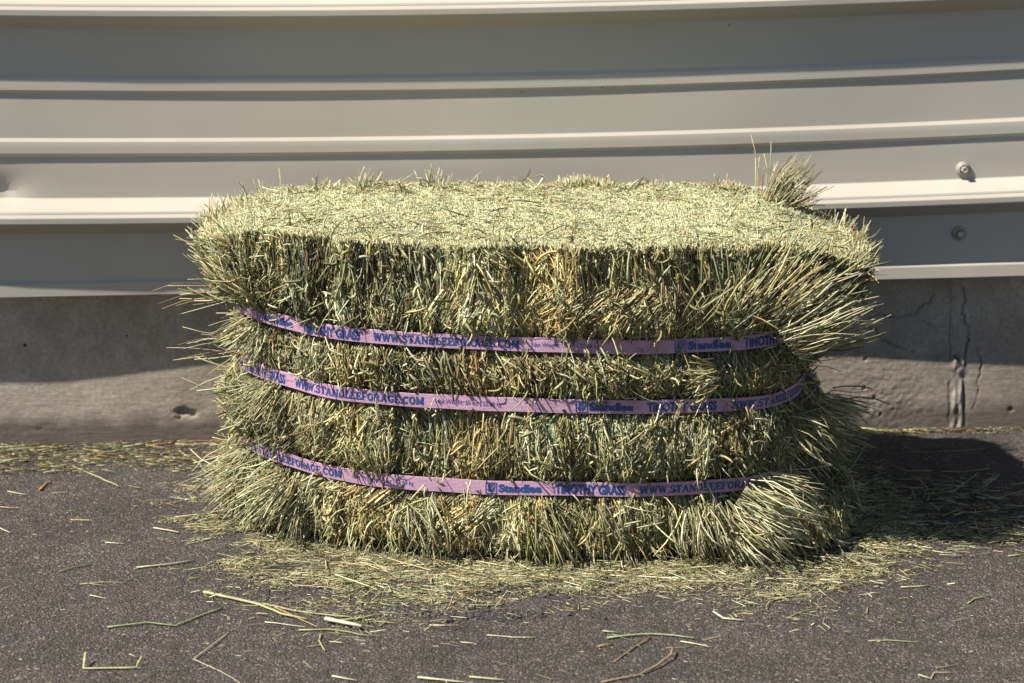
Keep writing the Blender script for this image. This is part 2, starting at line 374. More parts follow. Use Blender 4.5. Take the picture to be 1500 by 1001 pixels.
def foundation():
    # a fine grid, with the cracks, spalls and the patched joint modelled into it
    ztop = NOM[0] + .05
    S = np.concatenate([np.linspace(-3.2, -.95, 10, endpoint=False), np.arange(-.95, .45, .005), np.arange(.45, .95, .0016), np.linspace(.96, 3.2, 10)])
    Z = np.arange(-.03, ztop, .0025)
    gs, gz = np.meshgrid(S, Z)
    out = .0006 * noise(gs * 7, gz * 7, 0, 21) + .00008 * noise(gs * 40, gz * 40, 0, 22) + .00012 * noise(gs * 90, gz * 220, 0, 23)
    k0 = (0 - WA.x) / WT.x; grime = np.zeros(gs.shape)
    for pts, wd in CRACKS:
        P = [unproj(a, b, 'wall', 0) for a, b in pts]
        P = [((p - WA).dot(WT) - k0, p.z) for p in P]
        # jagged
        Q = [P[0]]
        for a, b in zip(P[:-1], P[1:]):
            for t in (.33, .66): Q.append((a[0] + (b[0] - a[0]) * t + random.gauss(0, .0012), a[1] + (b[1] - a[1]) * t + random.gauss(0, .0012)))
            Q.append(b)
        d = np.full(gs.shape, 9.)
        for a, b in zip(Q[:-1], Q[1:]):
            ax, az = a; bx, bz = b[0] - ax, b[1] - az
            t = np.clip(((gs - ax) * bx + (gz - az) * bz) / (bx * bx + bz * bz + 1e-12), 0, 1)
            d = np.minimum(d, np.hypot(gs - ax - t * bx, gz - az - t * bz))
        grime = np.maximum(grime, np.exp(-(d / (wd * .0010 + .0005)) ** 2) * min(1, .55 + wd * .3) * (.75 + .5 * noise(gs * 60, gz * 60, 0, 78)))
        out -= .002 * np.exp(-(d / (wd * .0007 + .0004)) ** 2) * (.5 + .6 * noise(gs * 70, gz * 70, 0, 77)).clip(.15, 1)
    # mortar-filled joint: two raised vertical beads low down
    for px, wd, hgt in ((1396, .003, .0022), (1407, .003, .0018)):
        p = unproj(px, 600, 'wall', 0); s0 = (p - WA).dot(WT) - k0; zt = unproj(px, 520, 'wall', 0).z
        out += hgt * np.exp(-((gs - s0 - .0012 * noise(gz * 60, 0, 0, int(px))) / wd) ** 2) * (gz < zt) * (.5 + .8 * noise(gs * 140, gz * 60, 0, 31))
    pj = unproj(1402, 600, 'wall', 0); sj = (pj - WA).dot(WT) - k0; zj = unproj(1402, 525, 'wall', 0).z; pk = unproj(1405, 470, 'wall', 0)
    jn = noise(gs * 120, gz * 45, 0, 79)
    pale = np.exp(-((gs - sj) / .009) ** 4) * (gz < zj) * (jn > -.15) * .9 + .8 * np.exp(-((gs - sj - .003) / .005) ** 2 - ((gz - pk.z) / .013) ** 2) + .25 * np.exp(-((gs - sj) / .011) ** 4) * (gz >= zj)
    out += .0016 * pale * (.4 + jn) + .0012 * np.exp(-((gs - sj) / .012) ** 4) * noise(gs * 200, gz * 90, 0, 80)
    # spalled hole left of the bale
    for (px, py, rs, rz, dp) in ((268, 603, .010, .007, .008), (281, 607, .006, .005, .006), (262, 612, .004, .004, .004),
                                 (250, 457, .010, .012, .003), (1290, 1.5 + 606, .002, .002, .004), (1266, 569, .0025, .002, .004), (1281, 583, .003, .0025, .005),
                                 (1268, 526, .0035, .0025, .004), (1336, 516, .0028, .0025, .004), (1481, 600, .005, .003, .004), (139, 512, .002, .002, .004), (166, 522, .002, .002, .004),
                                 (59, 630, .002, .002, .004), (197, 569, .0018, .0018, .004), (214, 542, .0018, .0018, .004)):
        p = unproj(px, py, 'wall', 0); s0 = (p - WA).dot(WT) - k0
        rr = np.hypot((gs - s0) / rs, (gz - p.z) / rz) + .35 * noise(gs * 160, gz * 160, 0, 41)
        out -= dp * (1 - sstep(.5, 1.15, rr))
    for (px, py, r) in ((275, 600, .05), (1270, 590, .07), (1320, 600, .05)):       # rough scoured concrete
        p = unproj(px, py, 'wall', 0); s0 = (p - WA).dot(WT) - k0
        m = np.exp(-((gs - s0) ** 2 + (gz - p.z) ** 2) / r ** 2)
        out += m * .00035 * (noise(gs * 160, gz * 260, 0, 51) + .6 * noise(gs * 300, gz * 400, 0, 52))
    V = np.zeros(gs.shape + (3,)); V[..., 2] = gz
    V[..., 0] = WA.x + WT.x * (k0 + gs) + WN.x * out; V[..., 1] = WA.y + WT.y * (k0 + gs) + WN.y * out
    n, ns = gs.shape; i = np.arange(n * ns).reshape(n, ns)
    F = np.stack([i[:-1, :-1], i[:-1, 1:], i[1:, 1:], i[1:, :-1]], -1).reshape(-1, 4)
    me = npmesh('foundation', V.reshape(-1, 3), F, colr=np.stack([grime.ravel(), pale.clip(0, 1).ravel(), 0 * grime.ravel()], 1), smooth=True)
    return link('foundation', me, M_CONC, bldg)
foundation()

# ---------------------------------------------------------------- straw strands
GREEN = np.array([1.0, .97, .90]) * np.array([[.39, .37, .17], [.28, .285, .12], [.50, .44, .23], [.19, .21, .10], [.32, .35, .21], [.58, .52, .30], [.43, .34, .16], [.14, .145, .07], [.36, .33, .18], [.26, .285, .17]])
PALE = np.array([[.60, .575, .36], [.52, .525, .30], [.68, .635, .44], [.45, .49, .30], [.55, .475, .27]])
BROWN = np.array([[.28, .16, .08], [.33, .20, .10], [.22, .13, .075]])
def pick(n, wg=.7, wp=.27, wb=.03, gain=1.):
    r = rng.random(n); g = GREEN[rng.integers(0, len(GREEN), n)]; p = PALE[rng.integers(0, len(PALE), n)]; b = BROWN[rng.integers(0, len(BROWN), n)]
    c = np.where((r < wg)[:, None], g, np.where((r < wg + wp)[:, None], p, b))
    return c * (1 + .18 * rng.standard_normal(n))[:, None].clip(.5, 1.5) * gain
class Strands:
    def __init__(s): s.V = []; s.F = []; s.C = []; s.n = 0
    def add(s, P, D, L, W, C, bend=.12, side=None, flat=.45, seg=2, N=None):
        """P base, D unit direction, L length, W width; a flattened 3-sided stalk with a slight bend"""
        n = len(P); 
        if n == 0: return
        P = np.asarray(P, float); D = D / np.linalg.norm(D, axis=1, keepdims=True)
        r = rng.standard_normal((n, 3)); A = np.cross(D, r); A /= np.linalg.norm(A, axis=1, keepdims=True); B = np.cross(D, A)
        bd = A * (rng.standard_normal(n) * bend)[:, None] + B * (rng.standard_normal(n) * bend)[:, None]
        if N is not None:
            U = np.cross(D, N) + .35 * rng.standard_normal((n, 3)); U -= D * (U * D).sum(1, keepdims=True)
        else:
            U = rng.standard_normal((n, 3)); U -= D * (U * D).sum(1, keepdims=True)
        U /= np.linalg.norm(U, axis=1, keepdims=True) + 1e-9; Wv = np.cross(D, U)
        rings = []
        kink = .5 + .3 * (rng.random(n) - .5)
        for q in range(seg + 1):
            t = q / seg * np.ones(n)
            if seg == 2 and q == 1: t = kink
            c = P + (D + bd * (1 - t)[:, None] * 1.) * (L * t)[:, None]
            ww = W * (1.0 if q < seg else .72) * .5
            rings.append(np.stack([c + U * ww[:, None], c - U * ww[:, None], c + Wv * (ww * flat * 2)[:, None]], 1))
        V = np.stack(rings, 1)          # n, seg+1, 3, 3
        base = s.n + np.arange(n) * (seg + 1) * 3
        for q in range(seg):
            for k in range(3):
                a = base + q * 3 + k; b = base + q * 3 + (k + 1) % 3
                s.F.append(np.stack([a, b, b + 3, a + 3], 1))
        a = base + seg * 3; s.F.append(np.stack([a, a + 1, a + 2, a + 2], 1))
        s.V.append(V.reshape(-1, 3)); s.C.append(np.repeat(C, (seg + 1) * 3, 0)); s.n += n * (seg + 1) * 3
    def build(s, name, parent=None):
        F = np.concatenate(s.F); tri = F[:, 2] == F[:, 3]; Q = F[~tri]; T = F[tri][:, :3]
        V = np.concatenate(s.V).astype(np.float32)
        me = bpy.data.meshes.new(name)
        me.vertices.add(len(V)); me.vertices.foreach_set('co', V.ravel())
        loops = np.concatenate([Q.ravel(), T.ravel()]).astype(np.int32)
        me.loops.add(len(loops)); me.loops.foreach_set('vertex_index', loops)
        tot = np.concatenate([np.full(len(Q), 4), np.full(len(T), 3)]).astype(np.int32)
        st = np.concatenate([[0], np.cumsum(tot)[:-1]]).astype(np.int32)
        me.polygons.add(len(tot)); me.polygons.foreach_set('loop_start', st); me.polygons.foreach_set('loop_total', tot)
        me.update(calc_edges=True)
        a = me.color_attributes.new('Col', 'FLOAT_COLOR', 'POINT')
        c = np.ones((len(V), 4), np.float32); c[:, :3] = np.concatenate(s.C); a.data.foreach_set('color', c.ravel())
        return link(name, me, M_STRAW, parent)

# ---------------------------------------------------------------- bale shape
ZT = .385
FOOT = np.array([(-.345, .27), (-.335, .19), (-.30, .13), (-.255, .090), (-.20, .052), (-.10, .020), (.02, .002), (.12, -.004), (.20, .002), (.27, .016), (.315, .045),
                 (.345, .11), (.362, .20), (.365, .29), (.35, .365), (.29, .41), (.15, .425), (0, .427), (-.15, .425), (-.27, .41), (-.33, .35)])
def closed_spline(P, n=1600):
    m = len(P); t = np.linspace(0, m, n * 2, endpoint=False); i = np.floor(t).astype(int); f = (t - i)[:, None]
    p0, p1, p2, p3 = P[(i - 1) % m], P[i % m], P[(i + 1) % m], P[(i + 2) % m]
    q = .5 * (2 * p1 + (p2 - p0) * f + (2 * p0 - 5 * p1 + 4 * p2 - p3) * f ** 2 + (3 * p1 - p0 - 3 * p2 + p3) * f ** 3)
    d = np.r_[0, np.cumsum(np.linalg.norm(np.diff(np.r_[q, q[:1]], axis=0), axis=1))]
    s = np.linspace(0, d[-1], n, endpoint=False); qq = np.r_[q, q[:1]]
    return np.stack([np.interp(s, d, qq[:, 0]), np.interp(s, d, qq[:, 1])], 1), d[-1]
FP, PERI = closed_spline(FOOT)
tang = np.roll(FP, -6, 0) - np.roll(FP, 6, 0); tang /= np.linalg.norm(tang, axis=1, keepdims=True)
FN = np.stack([tang[:, 1], -tang[:, 0]], 1)
NF = len(FP)
def foot(u):
    i = (np.asarray(u) % 1) * NF; a = np.floor(i).astype(int) % NF; f = (i - np.floor(i))[..., None]; b = (a + 1) % NF
    p = FP[a] * (1 - f) + FP[b] * f; n = FN[a] * (1 - f) + FN[b] * f; return p, n / np.linalg.norm(n, axis=-1, keepdims=True)
ZF = [0, .02, .06, .095, .12, .145, .175, .194, .21, .235, .265, .29, .33, .37, .395]
OF = [-.020, .006, .009, .002, .008, .008, .008, .002, .007, .007, .002, .009, .010, .011, .009]
OL = [.006, .022, .024, .000, .012, .021, .014, .000, .007, .008, .000, .018, .040, .052, .044]
OR = [.045, .070, .056, .002, .030, .028, .014, .002, .010, .014, .002, .030, .060, .080, .070]
CE = np.concatenate([[0], np.cumsum(np.random.default_rng(4).uniform(.012, .050, 90))])
CV = np.random.default_rng(5).uniform(-1, 1, (4, 100))
def flake(a, z, k=0):
    aw = np.asarray(a) + .006 * noise(np.asarray(a) * 10, z * 9, 0, 68) + .0015 * noise(np.asarray(a) * 60, z * 50, 0, 69)
    i = np.searchsorted(CE, np.clip(aw % PERI, 0, 2.9)); seg = (np.asarray(z) > .095).astype(int) + (np.asarray(z) > .194) + (np.asarray(z) > .265)
    return CV[(seg + k) % 4, i]
def off(u, z):
    p, n = foot(u)
    wl = sstep(.45, .95, -n[..., 0]) ; wr = sstep(.45, .95, n[..., 0])
    f = np.interp(z, ZF, OF); 
    o = f * (1 - wl - wr) + wl * np.interp(z, ZF, OL) + wr * np.interp(z, ZF, OR)
    pin = np.minimum(np.minimum(np.abs(z - .095), np.abs(z - .194)), np.abs(z - .265)); pw = sstep(.004, .020, pin)
    f = (1 - wl - wr) * sstep(.02, .14, p[..., 0]) * (n[..., 1] < 0); o = o + f * (.010 * sstep(.272, .30, z) + .007 * np.exp(-((z - .232) / .02) ** 2) + .008 * np.exp(-((z - .145) / .03) ** 2))
    a = np.asarray(u) * PERI
    o = o + pw * (.0048 * flake(a, z) + (.0050 + .003 * sstep(.30, .38, z)) * noise(a * 16, z * 7, 0, 61) + .0042 * noise(a * 48, z * 11, 0, 62) + .0022 * noise(a * 120, z * 16, 0, 63)
        - .011 * np.clip(noise(a * 13, 7.7, 0, 67) + .25, 0, 1) * np.exp(-((z - .352) / .016) ** 2)
        - .0085 * np.exp(-(noise(a * 19 + 2 * noise(a * 6, z * 8, 0, 66), z * 3.2, 0, 64) / .13) ** 2) - .005 * np.exp(-(noise(a * 52, z * 7, 0, 65) / .16) ** 2) + .003)
    return o
def droop(x):
    return .045 * sstep(.30, .47, x) + .030 * sstep(.30, .42, -x)
def S(u, z, d=0.):
    p, n = foot(u); o = off(u, z) + d
    xy = p + n * o[..., None]
    zz = z - droop(xy[..., 0]) * sstep(.2, .39, z)
    return np.concatenate([xy, zz[..., None]], -1), np.concatenate([n, np.zeros(n.shape[:-1] + (1,))], -1)
bale = empty('hay_bale', (0, .22, 0))
tag(bale, 'rectangular green hay bale bound with three purple printed straps', 'hay bale')
def core():
    U = np.linspace(0, 1, 420, endpoint=False); Z = np.linspace(.004, ZT - .008, 70)
    gu, gz = np.meshgrid(U, Z); P, _ = S(gu, gz, np.full(gu.shape, -.009))
    n, m = gu.shape; i = np.arange(n * m).reshape(n, m); j = np.roll(i, -1, 1)
    F = list(np.stack([i[:-1], j[:-1], j[1:], i[1:]], -1).reshape(-1, 4))
    V = list(P.reshape(-1, 3)); ctr = P[-1].mean(0); prev = i[-1]
    for q in range(1, 22):
        t = 1 - q / 22; ring = ctr + (P[-1] - ctr) * t; x, y = ring[:, 0], ring[:, 1]
        ring[:, 2] = ZT - .008 - droop(x) + .003 * noise(x * 14, y * 14, 0, 71)
        cur = np.arange(len(V), len(V) + m); V += list(ring)
        F += list(np.stack([prev, np.roll(prev, -1), np.roll(cur, -1), cur], -1)); prev = cur
    V.append((ctr[0], ctr[1], ZT - .008)); c = len(V) - 1
    pr = np.array(prev); F += [np.array([pr[k], pr[(k + 1) % m], c, c]) for k in range(m)]
    me = bpy.data.meshes.new('packed_hay')
    me.from_pydata([tuple(map(float, v)) for v in V], [], [tuple(int(a) for a in (f if f[2] != f[3] else f[:3])) for f in F])
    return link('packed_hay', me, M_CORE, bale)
core()

STRAPS = [(.268, 1, 0), (.194, 2, 0), (.095, 3, 0)]
def side_strands():
    st = Strands()
    def patch(n, ulo, uhi, lmin, lmax, jit, wmul=1., dmin=-.007, dmax=.004, gain=1., tuft=.35, spread=.16, bend=.15, flat=.4, seg=2):
        u = rng.uniform(ulo, uhi, n) % 1
        z = rng.uniform(.002, ZT - .002, n); a = u * PERI
        L = rng.uniform(lmin, lmax, n); d = rng.uniform(dmin, dmax, n)
        zb = .013 + .011 * (noise(a * 22, 0, 0, 88) + 1) * .5 + .006 * rng.random(n)
        z0 = np.maximum(np.clip(z - L / 2, .003, ZT), zb); z1 = np.clip(z + L / 2, .003, ZT - .003 + .004 * flake(a, z * 0 + .3, 2) + .004 * rng.random(n))
        # no strand crosses a strap line outside the strap
        for zs in (.265, .194, .095):
            cross = (z0 < zs) & (z1 > zs)
            up = cross & (z >= zs); dn = cross & ~up
            z0 = np.where(up, zs + rng.uniform(-.004, .004, n), z0); z1 = np.where(dn, zs + rng.uniform(-.004, .004, n), z1)
        # clump lean: neighbouring strands lean together
        lean = .75 * tuft * (noise(a * 9, z * 14, 0, 81) + .6 * noise(a * 28, z * 30, 0, 82)) + spread * rng.standard_normal(n)
        bl = noise(a * 8, z * 16, 0, 83); lean = lean + 1.3 * np.sign(bl) * sstep(.48, .66, np.abs(bl)) * (noise(a * 5, z * 5, 0, 84) > -.1)
        lean = lean + (rng.random(n) < .05) * rng.standard_normal(n) * .9
        pd_ = lambda q: .010 * np.exp(-(np.minimum(np.minimum(abs(q - .095), abs(q - .194)), abs(q - .265)) / .012) ** 2)
        lean = lean + .22 * flake(a, z, 3); lean = np.clip(lean, -2.6, 2.6); H = z1 - z0; H2 = H / np.sqrt(1 + lean ** 2); mid = (z0 + z1) / 2; z0 = mid - H2 / 2; z1 = mid + H2 / 2; H = H2; du = lean * H / PERI
        A0, N0 = S(u - du / 2, z0, d - pd_(z0) + rng.normal(0, jit, n)); A1, _ = S(u + du / 2, z1, d - pd_(z1) + rng.normal(0, jit, n))
        D = A1 - A0; LL = np.linalg.norm(D, axis=1); k = LL > .006
        fl = rng.random(n) < .5
        P = np.where(fl[:, None], A0, A1); D = np.where(fl[:, None], D, -D)
        W = rng.uniform(.0009, .0023, n) * wmul
        C = pick(n, .84, .12, .04, gain) * np.exp(.22 * rng.standard_normal(n))[:, None]
        # clump tone: flakes of greener and strawier hay
        tn = noise(a * 7, z * 10, 0, 91)[:, None]
        tm = noise(a * 11 + 5, z * 20, 0, 92)[:, None]; fk = flake(a, z, 1)[:, None]; C = C * (1 + .26 * fk) * (1 + .14 * flake(a, z, 2)[:, None] * np.array([.9, .2, -.5])); C = C * (1 + .20 * tn * np.array([1.25, .9, .7])) * (1 + .5 * sstep(.2, .6, tm)) * (1 - .25 * sstep(.2, .7, -tm))
        lf = ((u < .14) | (u > .95)) & (z < .262); C = np.where(lf[:, None], C * .7 + .3 * pick(n, 0, 1, 0, 1.1), C)
        st.add(P[k], D[k], LL[k], W[k], C[k].clip(.02, .9), bend=bend, N=N0[k], flat=flat, seg=seg)
    u_front = (.0, .52)
    patch(52000, 0., .56, .014, .055, .0016, wmul=.72, spread=.11)
    patch(9000, 0., .56, .02, .05, .003, wmul=1.6, spread=.25, bend=.32, flat=.1, seg=3)
    patch(5000, 0., .56, .015, .045, .004, dmin=-.003, dmax=.005, spread=.45, wmul=.8)
    patch(15000, .56, 1., .02, .07, .003)
    patch(8000, .90, 1.08, .03, .10, .004, wmul=1.1)       # left end
    patch(8000, .36, .62, .03, .10, .004, wmul=1.1)        # right end
    # fuzzy short chaff caught between the stalks
    n = 26000; u = rng.uniform(-.08, .6, n) % 1; z = rng.uniform(.01, ZT, n)
    pn = np.minimum(np.minimum(abs(z - .095), abs(z - .194)), abs(z - .265))
    P, N0 = S(u, z, rng.uniform(-.005, .004, n) - .012 * np.exp(-(pn / .012) ** 2)); D = rng.standard_normal((n, 3)) * [1, 1, 1.2]
    st.add(P, D, rng.uniform(.003, .011, n), rng.uniform(.0006, .0022, n), pick(n, .62, .33, .05), bend=.3, N=N0, seg=1)
    # bristling cut ends that stand out of every layer at its two ends (flakes fan open away from the straps)
    def bristle(n, ulo, uhi, zlo, zhi, up, lmin, lmax, out=(.25, .9), gain=1.):
        u = rng.uniform(ulo, uhi, n) % 1; z = rng.uniform(zlo, zhi, n); P, N0 = S(u, z, np.full(n, -.008))
        D = N0 * rng.uniform(*out, n)[:, None] + np.array([0, 0, 1]) * (up * rng.uniform(.6, 1.1, n))[:, None] + .38 * rng.standard_normal((n, 3))
        st.add(P, D, rng.uniform(lmin, lmax, n), rng.uniform(.0009, .0026, n), pick(n, .6, .37, .03, gain), bend=.28, seg=3)
    for a, b in ((.93, 1.075), (.40, .60)):
        bristle(1100, a, b, .285, .37, 1.1, .02, .05, (.15, .7)); bristle(300, a, b, .212, .245, .2, .01, .022)
        bristle(500, a, b, .12, .17, -.6, .012, .028, (.2, .6)); bristle(1200, a, b, .015, .075, -1., .015, .04, (.2, .7))
    bristle(1500, .06, .42, .005, .055, -1., .02, .045, (.1, .38))
    bristle(900, .06, .42, .12, .17, -.6, .012, .03, (.1, .3)); bristle(600, .06, .42, .21, .25, .5, .012, .03, (.1, .3))
    bristle(900, .06, .42, .29, .37, .9, .012, .03, (.05, .25))
    # stray stalks that stick out
    bristle(36, .93, 1.08, .02, .37, .1, .03, .075, (.5, 1.2), 1.15); bristle(36, .40, .58, .02, .37, .2, .03, .07, (.5, 1.2), 1.1)
    bristle(160, .08, .42, .01, .37, -.6, .03, .07, (.15, .5), 1.3)
    # crumpled leaf blades
    n = 5200; u = rng.uniform(-.06, .56, n) % 1; z = rng.uniform(.01, .375, n); pn = np.minimum(np.minimum(abs(z - .095), abs(z - .194)), abs(z - .265)); P, N0 = S(u, z, rng.uniform(-.004, .003, n) - .012 * np.exp(-(pn / .014) ** 2))
    D = rng.standard_normal((n, 3)) * [.7, .4, 1] + N0 * .2
    st.add(P, D, rng.uniform(.008, .026, n), rng.uniform(.0018, .0042, n), pick(n, .72, .24, .04), bend=.55, N=N0, seg=4, flat=.12)
    # white split straws lying over the front
    n = 260; u = rng.uniform(.05, .42, n); z = rng.uniform(.02, .37, n); pn = np.minimum(np.minimum(abs(z - .095), abs(z - .194)), abs(z - .265)); ok = pn > .012; u = u[ok]; z = z[ok]; n = len(u); P, N0 = S(u, z, np.full(n, .004))
    T = np.stack([-N0[:, 1], N0[:, 0], 0 * u], 1); an = rng.normal(0, .8, n); D = T * np.sin(an)[:, None] + np.array([0, 0, 1]) * np.cos(an)[:, None] + N0 * rng.normal(0, .12, n)[:, None]
    st.add(P, D, rng.uniform(.01, .035, n), rng.uniform(.0012, .0026, n), pick(n, 0, 1, 0, 1.15), bend=.2, N=N0)
    # a few fuzzy timothy seed heads caught in the layers
    for u, z, L in zip(rng.uniform(-.05, .42, 26) % 1, rng.uniform(.03, .37, 26), rng.uniform(.014, .032, 26)):
        if min(abs(z - q) for q in (.095, .194, .265)) < .016: continue
        P0, N0 = S(np.array([u]), np.array([z]), np.array([.004])); T = np.array([-N0[0, 1], N0[0, 0], 0]); an = rng.normal(0, .6)
        ax = T * math.sin(an) + np.array([0, 0, 1]) * math.cos(an) + N0[0] * rng.uniform(0, .35); ax /= np.linalg.norm(ax)
        m = int(L * 9000); t = rng.random(m); q = rng.standard_normal((m, 3)); q -= np.outer(q @ ax, ax); q /= np.linalg.norm(q, axis=1, keepdims=True)
        rad = .0021 * np.sin(np.pi * np.clip(t * .9 + .08, 0, 1)) ** .5
        st.add(P0 + ax * (t * L)[:, None] + q * (rad * .6)[:, None], q + ax * .9, rng.uniform(.001, .0026, m), rng.uniform(.0003, .0008, m), pick(m, .3, .69, .01), seg=1)
    o = st.build('side_stalks', bale); tag(o, kind='stuff'); return o
side_strands()

def ztop(x, y):
    return ZT - droop(x) + .0045 * noise(x * 11, y * 14, 0, 71) + .0022 * noise(x * 38, y * 38, 0, 72) + .0016 * noise(x * 90, y * 100, 0, 73)
def top_strands():
    st = Strands(); U = np.linspace(0, 1, 720, endpoint=False); O, _ = S(U, np.full(720, ZT)); ctr = O[:, :2].mean(0)
    def samp(n, rmin=0., rmax=1.):
        r = np.sqrt(rng.uniform(rmin ** 2, rmax ** 2, n)); k = rng.integers(0, 720, n)
        # arc-length ok: area weighting by angle
        o = O[k, :2]; p = ctr + (o - ctr) * r[:, None]; return p[:, 0], p[:, 1], r, (o - ctr) / np.linalg.norm(o - ctr, axis=1, keepdims=True)
    # packed cut ends
    n = 170000; x, y, r, dr = samp(n)
    tilt = sstep(.28, .46, np.abs(x)) * .9
    D = np.stack([dr[:, 0] * tilt, dr[:, 1] * tilt * .4, np.ones(n)], 1) + rng.standard_normal((n, 3)) * [.4, .4, .1]
    L = rng.uniform(.006, .012, n); z = ztop(x, y) - L * .8 - .001 + rng.normal(0, .0007, n)
    C = pick(n, .30, .69, .01, 1.12) * (1 + .12 * noise(x * 30, y * 40, 0, 95))[:, None] * np.array([.95, 1.02, 1.05])
    st.add(np.stack([x, y, z], 1), D, L, rng.uniform(.0009, .0021, n), C.clip(.03, .9), bend=.1, seg=1, flat=.6)
    # chips lying flat
    n = 9000; x, y, r, dr = samp(n); D = rng.standard_normal((n, 3)) * [1, 1, .25]
    st.add(np.stack([x, y, ztop(x, y) + .0015 + rng.normal(0, .001, n)], 1), D, rng.uniform(.002, .007, n), rng.uniform(.0008, .002, n), pick(n, .35, .62, .03, 1.1), bend=.3, seg=1)
    n = 420; x, y, r, dr = samp(n, 0, .97); D = rng.standard_normal((n, 3)) * [1, .8, .12]
    st.add(np.stack([x, y, ztop(x, y) + .002], 1), D, rng.uniform(.012, .05, n), rng.uniform(.0009, .0022, n), pick(n, .45, .45, .10), bend=.15)
    n = 700; x, y, r, dr = samp(n, .7, 1.0); D = rng.standard_normal((n, 3)) * [1, .8, .45]
    st.add(np.stack([x, y, ztop(x, y) + .001], 1), D, rng.uniform(.008, .03, n), rng.uniform(.001, .0030, n), pick(n, .45, .50, .05), bend=.4, seg=3, flat=.15)
    # rim: ends standing above the edge, taller in clumps along the back
    n = 16000; u = rng.random(n); P, N0 = S(u, np.full(n, ZT), rng.uniform(-.022, .003, n)); back = (N0[:, 1] > .3)
    cl = np.clip(noise(P[:, 0] * 24, P[:, 1] * 5, 0, 97) - .05, 0, 1); L = rng.uniform(.004, .010, n) + back * cl ** 1.5 * rng.uniform(0, .030, n)
    D = N0 * rng.uniform(-.05, .35, n)[:, None] + np.array([0, 0, 1.]) + .3 * rng.standard_normal((n, 3))
    D += N0 * (sstep(.5, 1, np.abs(N0[:, 0])) * .6)[:, None]
    P[:, 2] -= .006 - .0045 * noise(P[:, 0] * 11, P[:, 1] * 14, 0, 71)
    st.add(P, D, L, rng.uniform(.001, .0024, n), pick(n, .5, .47, .03), bend=.12)
    o = st.build('top_cut_ends', bale); tag(o, kind='stuff')
top_strands()

# ---- bundles that splay out of the bale: base point, mean direction, count, length, spread, width
def tuft(base, d, n, L, spread, rad, name='tuft', gain=1., pale=.4, w=(.0009, .0022), label=None, jl=.25, mess=.19):
    st = Strands(); d = Vector(d).normalized(); b = np.array(base)
    n0 = n; n = int(n * 1.25); q = rng.standard_normal((n, 3)); q -= np.outer(q @ np.array(d), np.array(d)); 
    rr = np.sqrt(rng.random(n)); q /= np.linalg.norm(q, axis=1, keepdims=True); q *= rr[:, None]
    rad = rad * 1.5
    P = b + q * rad + np.array(d) * (.3 * L * rng.random(n) * (rng.random(n) < .5))[:, None]
    D = np.array(d) + q * spread * .75 + rng.standard_normal((n, 3)) * mess * np.where(rng.random(n) < .15, 2.2, 1)[:, None]
    jl = max(jl, .5); Ls = L * (1 - jl * rng.random(n)); st.add(P, D, Ls, rng.uniform(*w, n), pick(n, .98 - pale, pale, .02, gain), bend=.24, seg=3, flat=.3)
    o = st.build(name, bale)
    if label: tag(o, label)
    return o
tuft((.338, .345, .362), (.85, .1, 1), 150, .080, .26, .011, label='upright sheaf at the back right corner of the top', pale=.5)
tuft((.325, .352, .365), (0, 0, 1), 5, .085, .2, .008, pale=.6, mess=.08)
for bx, by, bn, bl in ((-.255, .395, 26, .030), (-.20, .405, 34, .034), (-.105, .412, 22, .038), (-.085, .412, 14, .032), (.0, .414, 16, .020), (.20, .408, 34, .022), (.285, .395, 20, .026), (-.39, .25, 7, .055), (-.34, .33, 10, .038)):
    tuft((bx, by, ZT - .008 - float(droop(bx))), (random.uniform(-.2, .5), -.1, 1), bn, bl, .5, .010, pale=.7, mess=.3)
tuft((.312, .022, .285), (.9, -.10, .62), 340, .100, .38, .032, label='long stalks fanning out to the right above the top strap', pale=.5, w=(.0012, .0025), jl=.6, mess=.12)
tuft((.312, .012, .277), (.95, -.2, .2), 24, .105, .2, .012, pale=.5, jl=.4, mess=.08)
tuft((.19, .004, .285), (.55, -.12, 1), 70, .085, .3, .014, pale=.25)
tuft((.25, .004, .285), (.6, -.05, 1), 110, .10, .3, .016, pale=.3)
tuft((-.31, .15, .295), (-.5, -.28, .9), 200, .085, .35, .022, pale=.35, jl=.5)
tuft((-.345, .20, .285), (-1, -.25, .0), 12, .095, .35, .010, pale=.6, mess=.1)
tuft((-.34, .20, .22), (-1, -.3, -.05), 9, .085, .25, .01, pale=.7, mess=.1)
tuft((-.30, .17, .066), (-.60, -.5, -.60), 300, .085, .55, .034, label='pale stalks splayed over the bottom left corner', pale=.75, gain=1.05, jl=.5)
tuft((-.27, .09, .070), (-.55, -.5, -.65), 130, .07, .6, .02, pale=.6, jl=.5)
tuft((.268, .022, .068), (.70, -.22, -.42), 400, .088, .34, .036, label='pale bundle fanning down to the right under the bottom strap', pale=.8, gain=1.08, w=(.0012, .0025), jl=.5)
tuft((.22, -.004, .072), (.25, -.2, -1), 120, .065, .25, .026, pale=.7, w=(.0013, .0028))
tuft((-.11, .010, .076), (.22, -.2, -1), 60, .07, .2, .022, pale=.75, w=(.0012, .0025))
tuft((.03, -.006, .074), (.33, -.14, -1), 70, .08, .12, .016, pale=.15, w=(.0012, .0025))
tuft((.10, -.008, .074), (.36, -.14, -1), 50, .065, .15, .018, pale=.5)
tuft((.235, -.002, .232), (-.7, -.25, -.1), 90, .038, .45, .012, pale=.35, w=(.0012, .0025))
tuft((.16, -.006, .165), (-.9, -.3, -.35), 60, .04, .4, .01, pale=.5)
tuft((-.16, .03, .10), (-.35, -.25, 1), 60, .055, .5, .012, pale=.3)
tuft((-.285, .115, .18), (-.5, -.5, -.6), 110, .05, .5, .02, pale=.5)
tuft((-.31, .15, .247), (-.5, -.5, -.6), 160, .045, .6, .022, pale=.7)
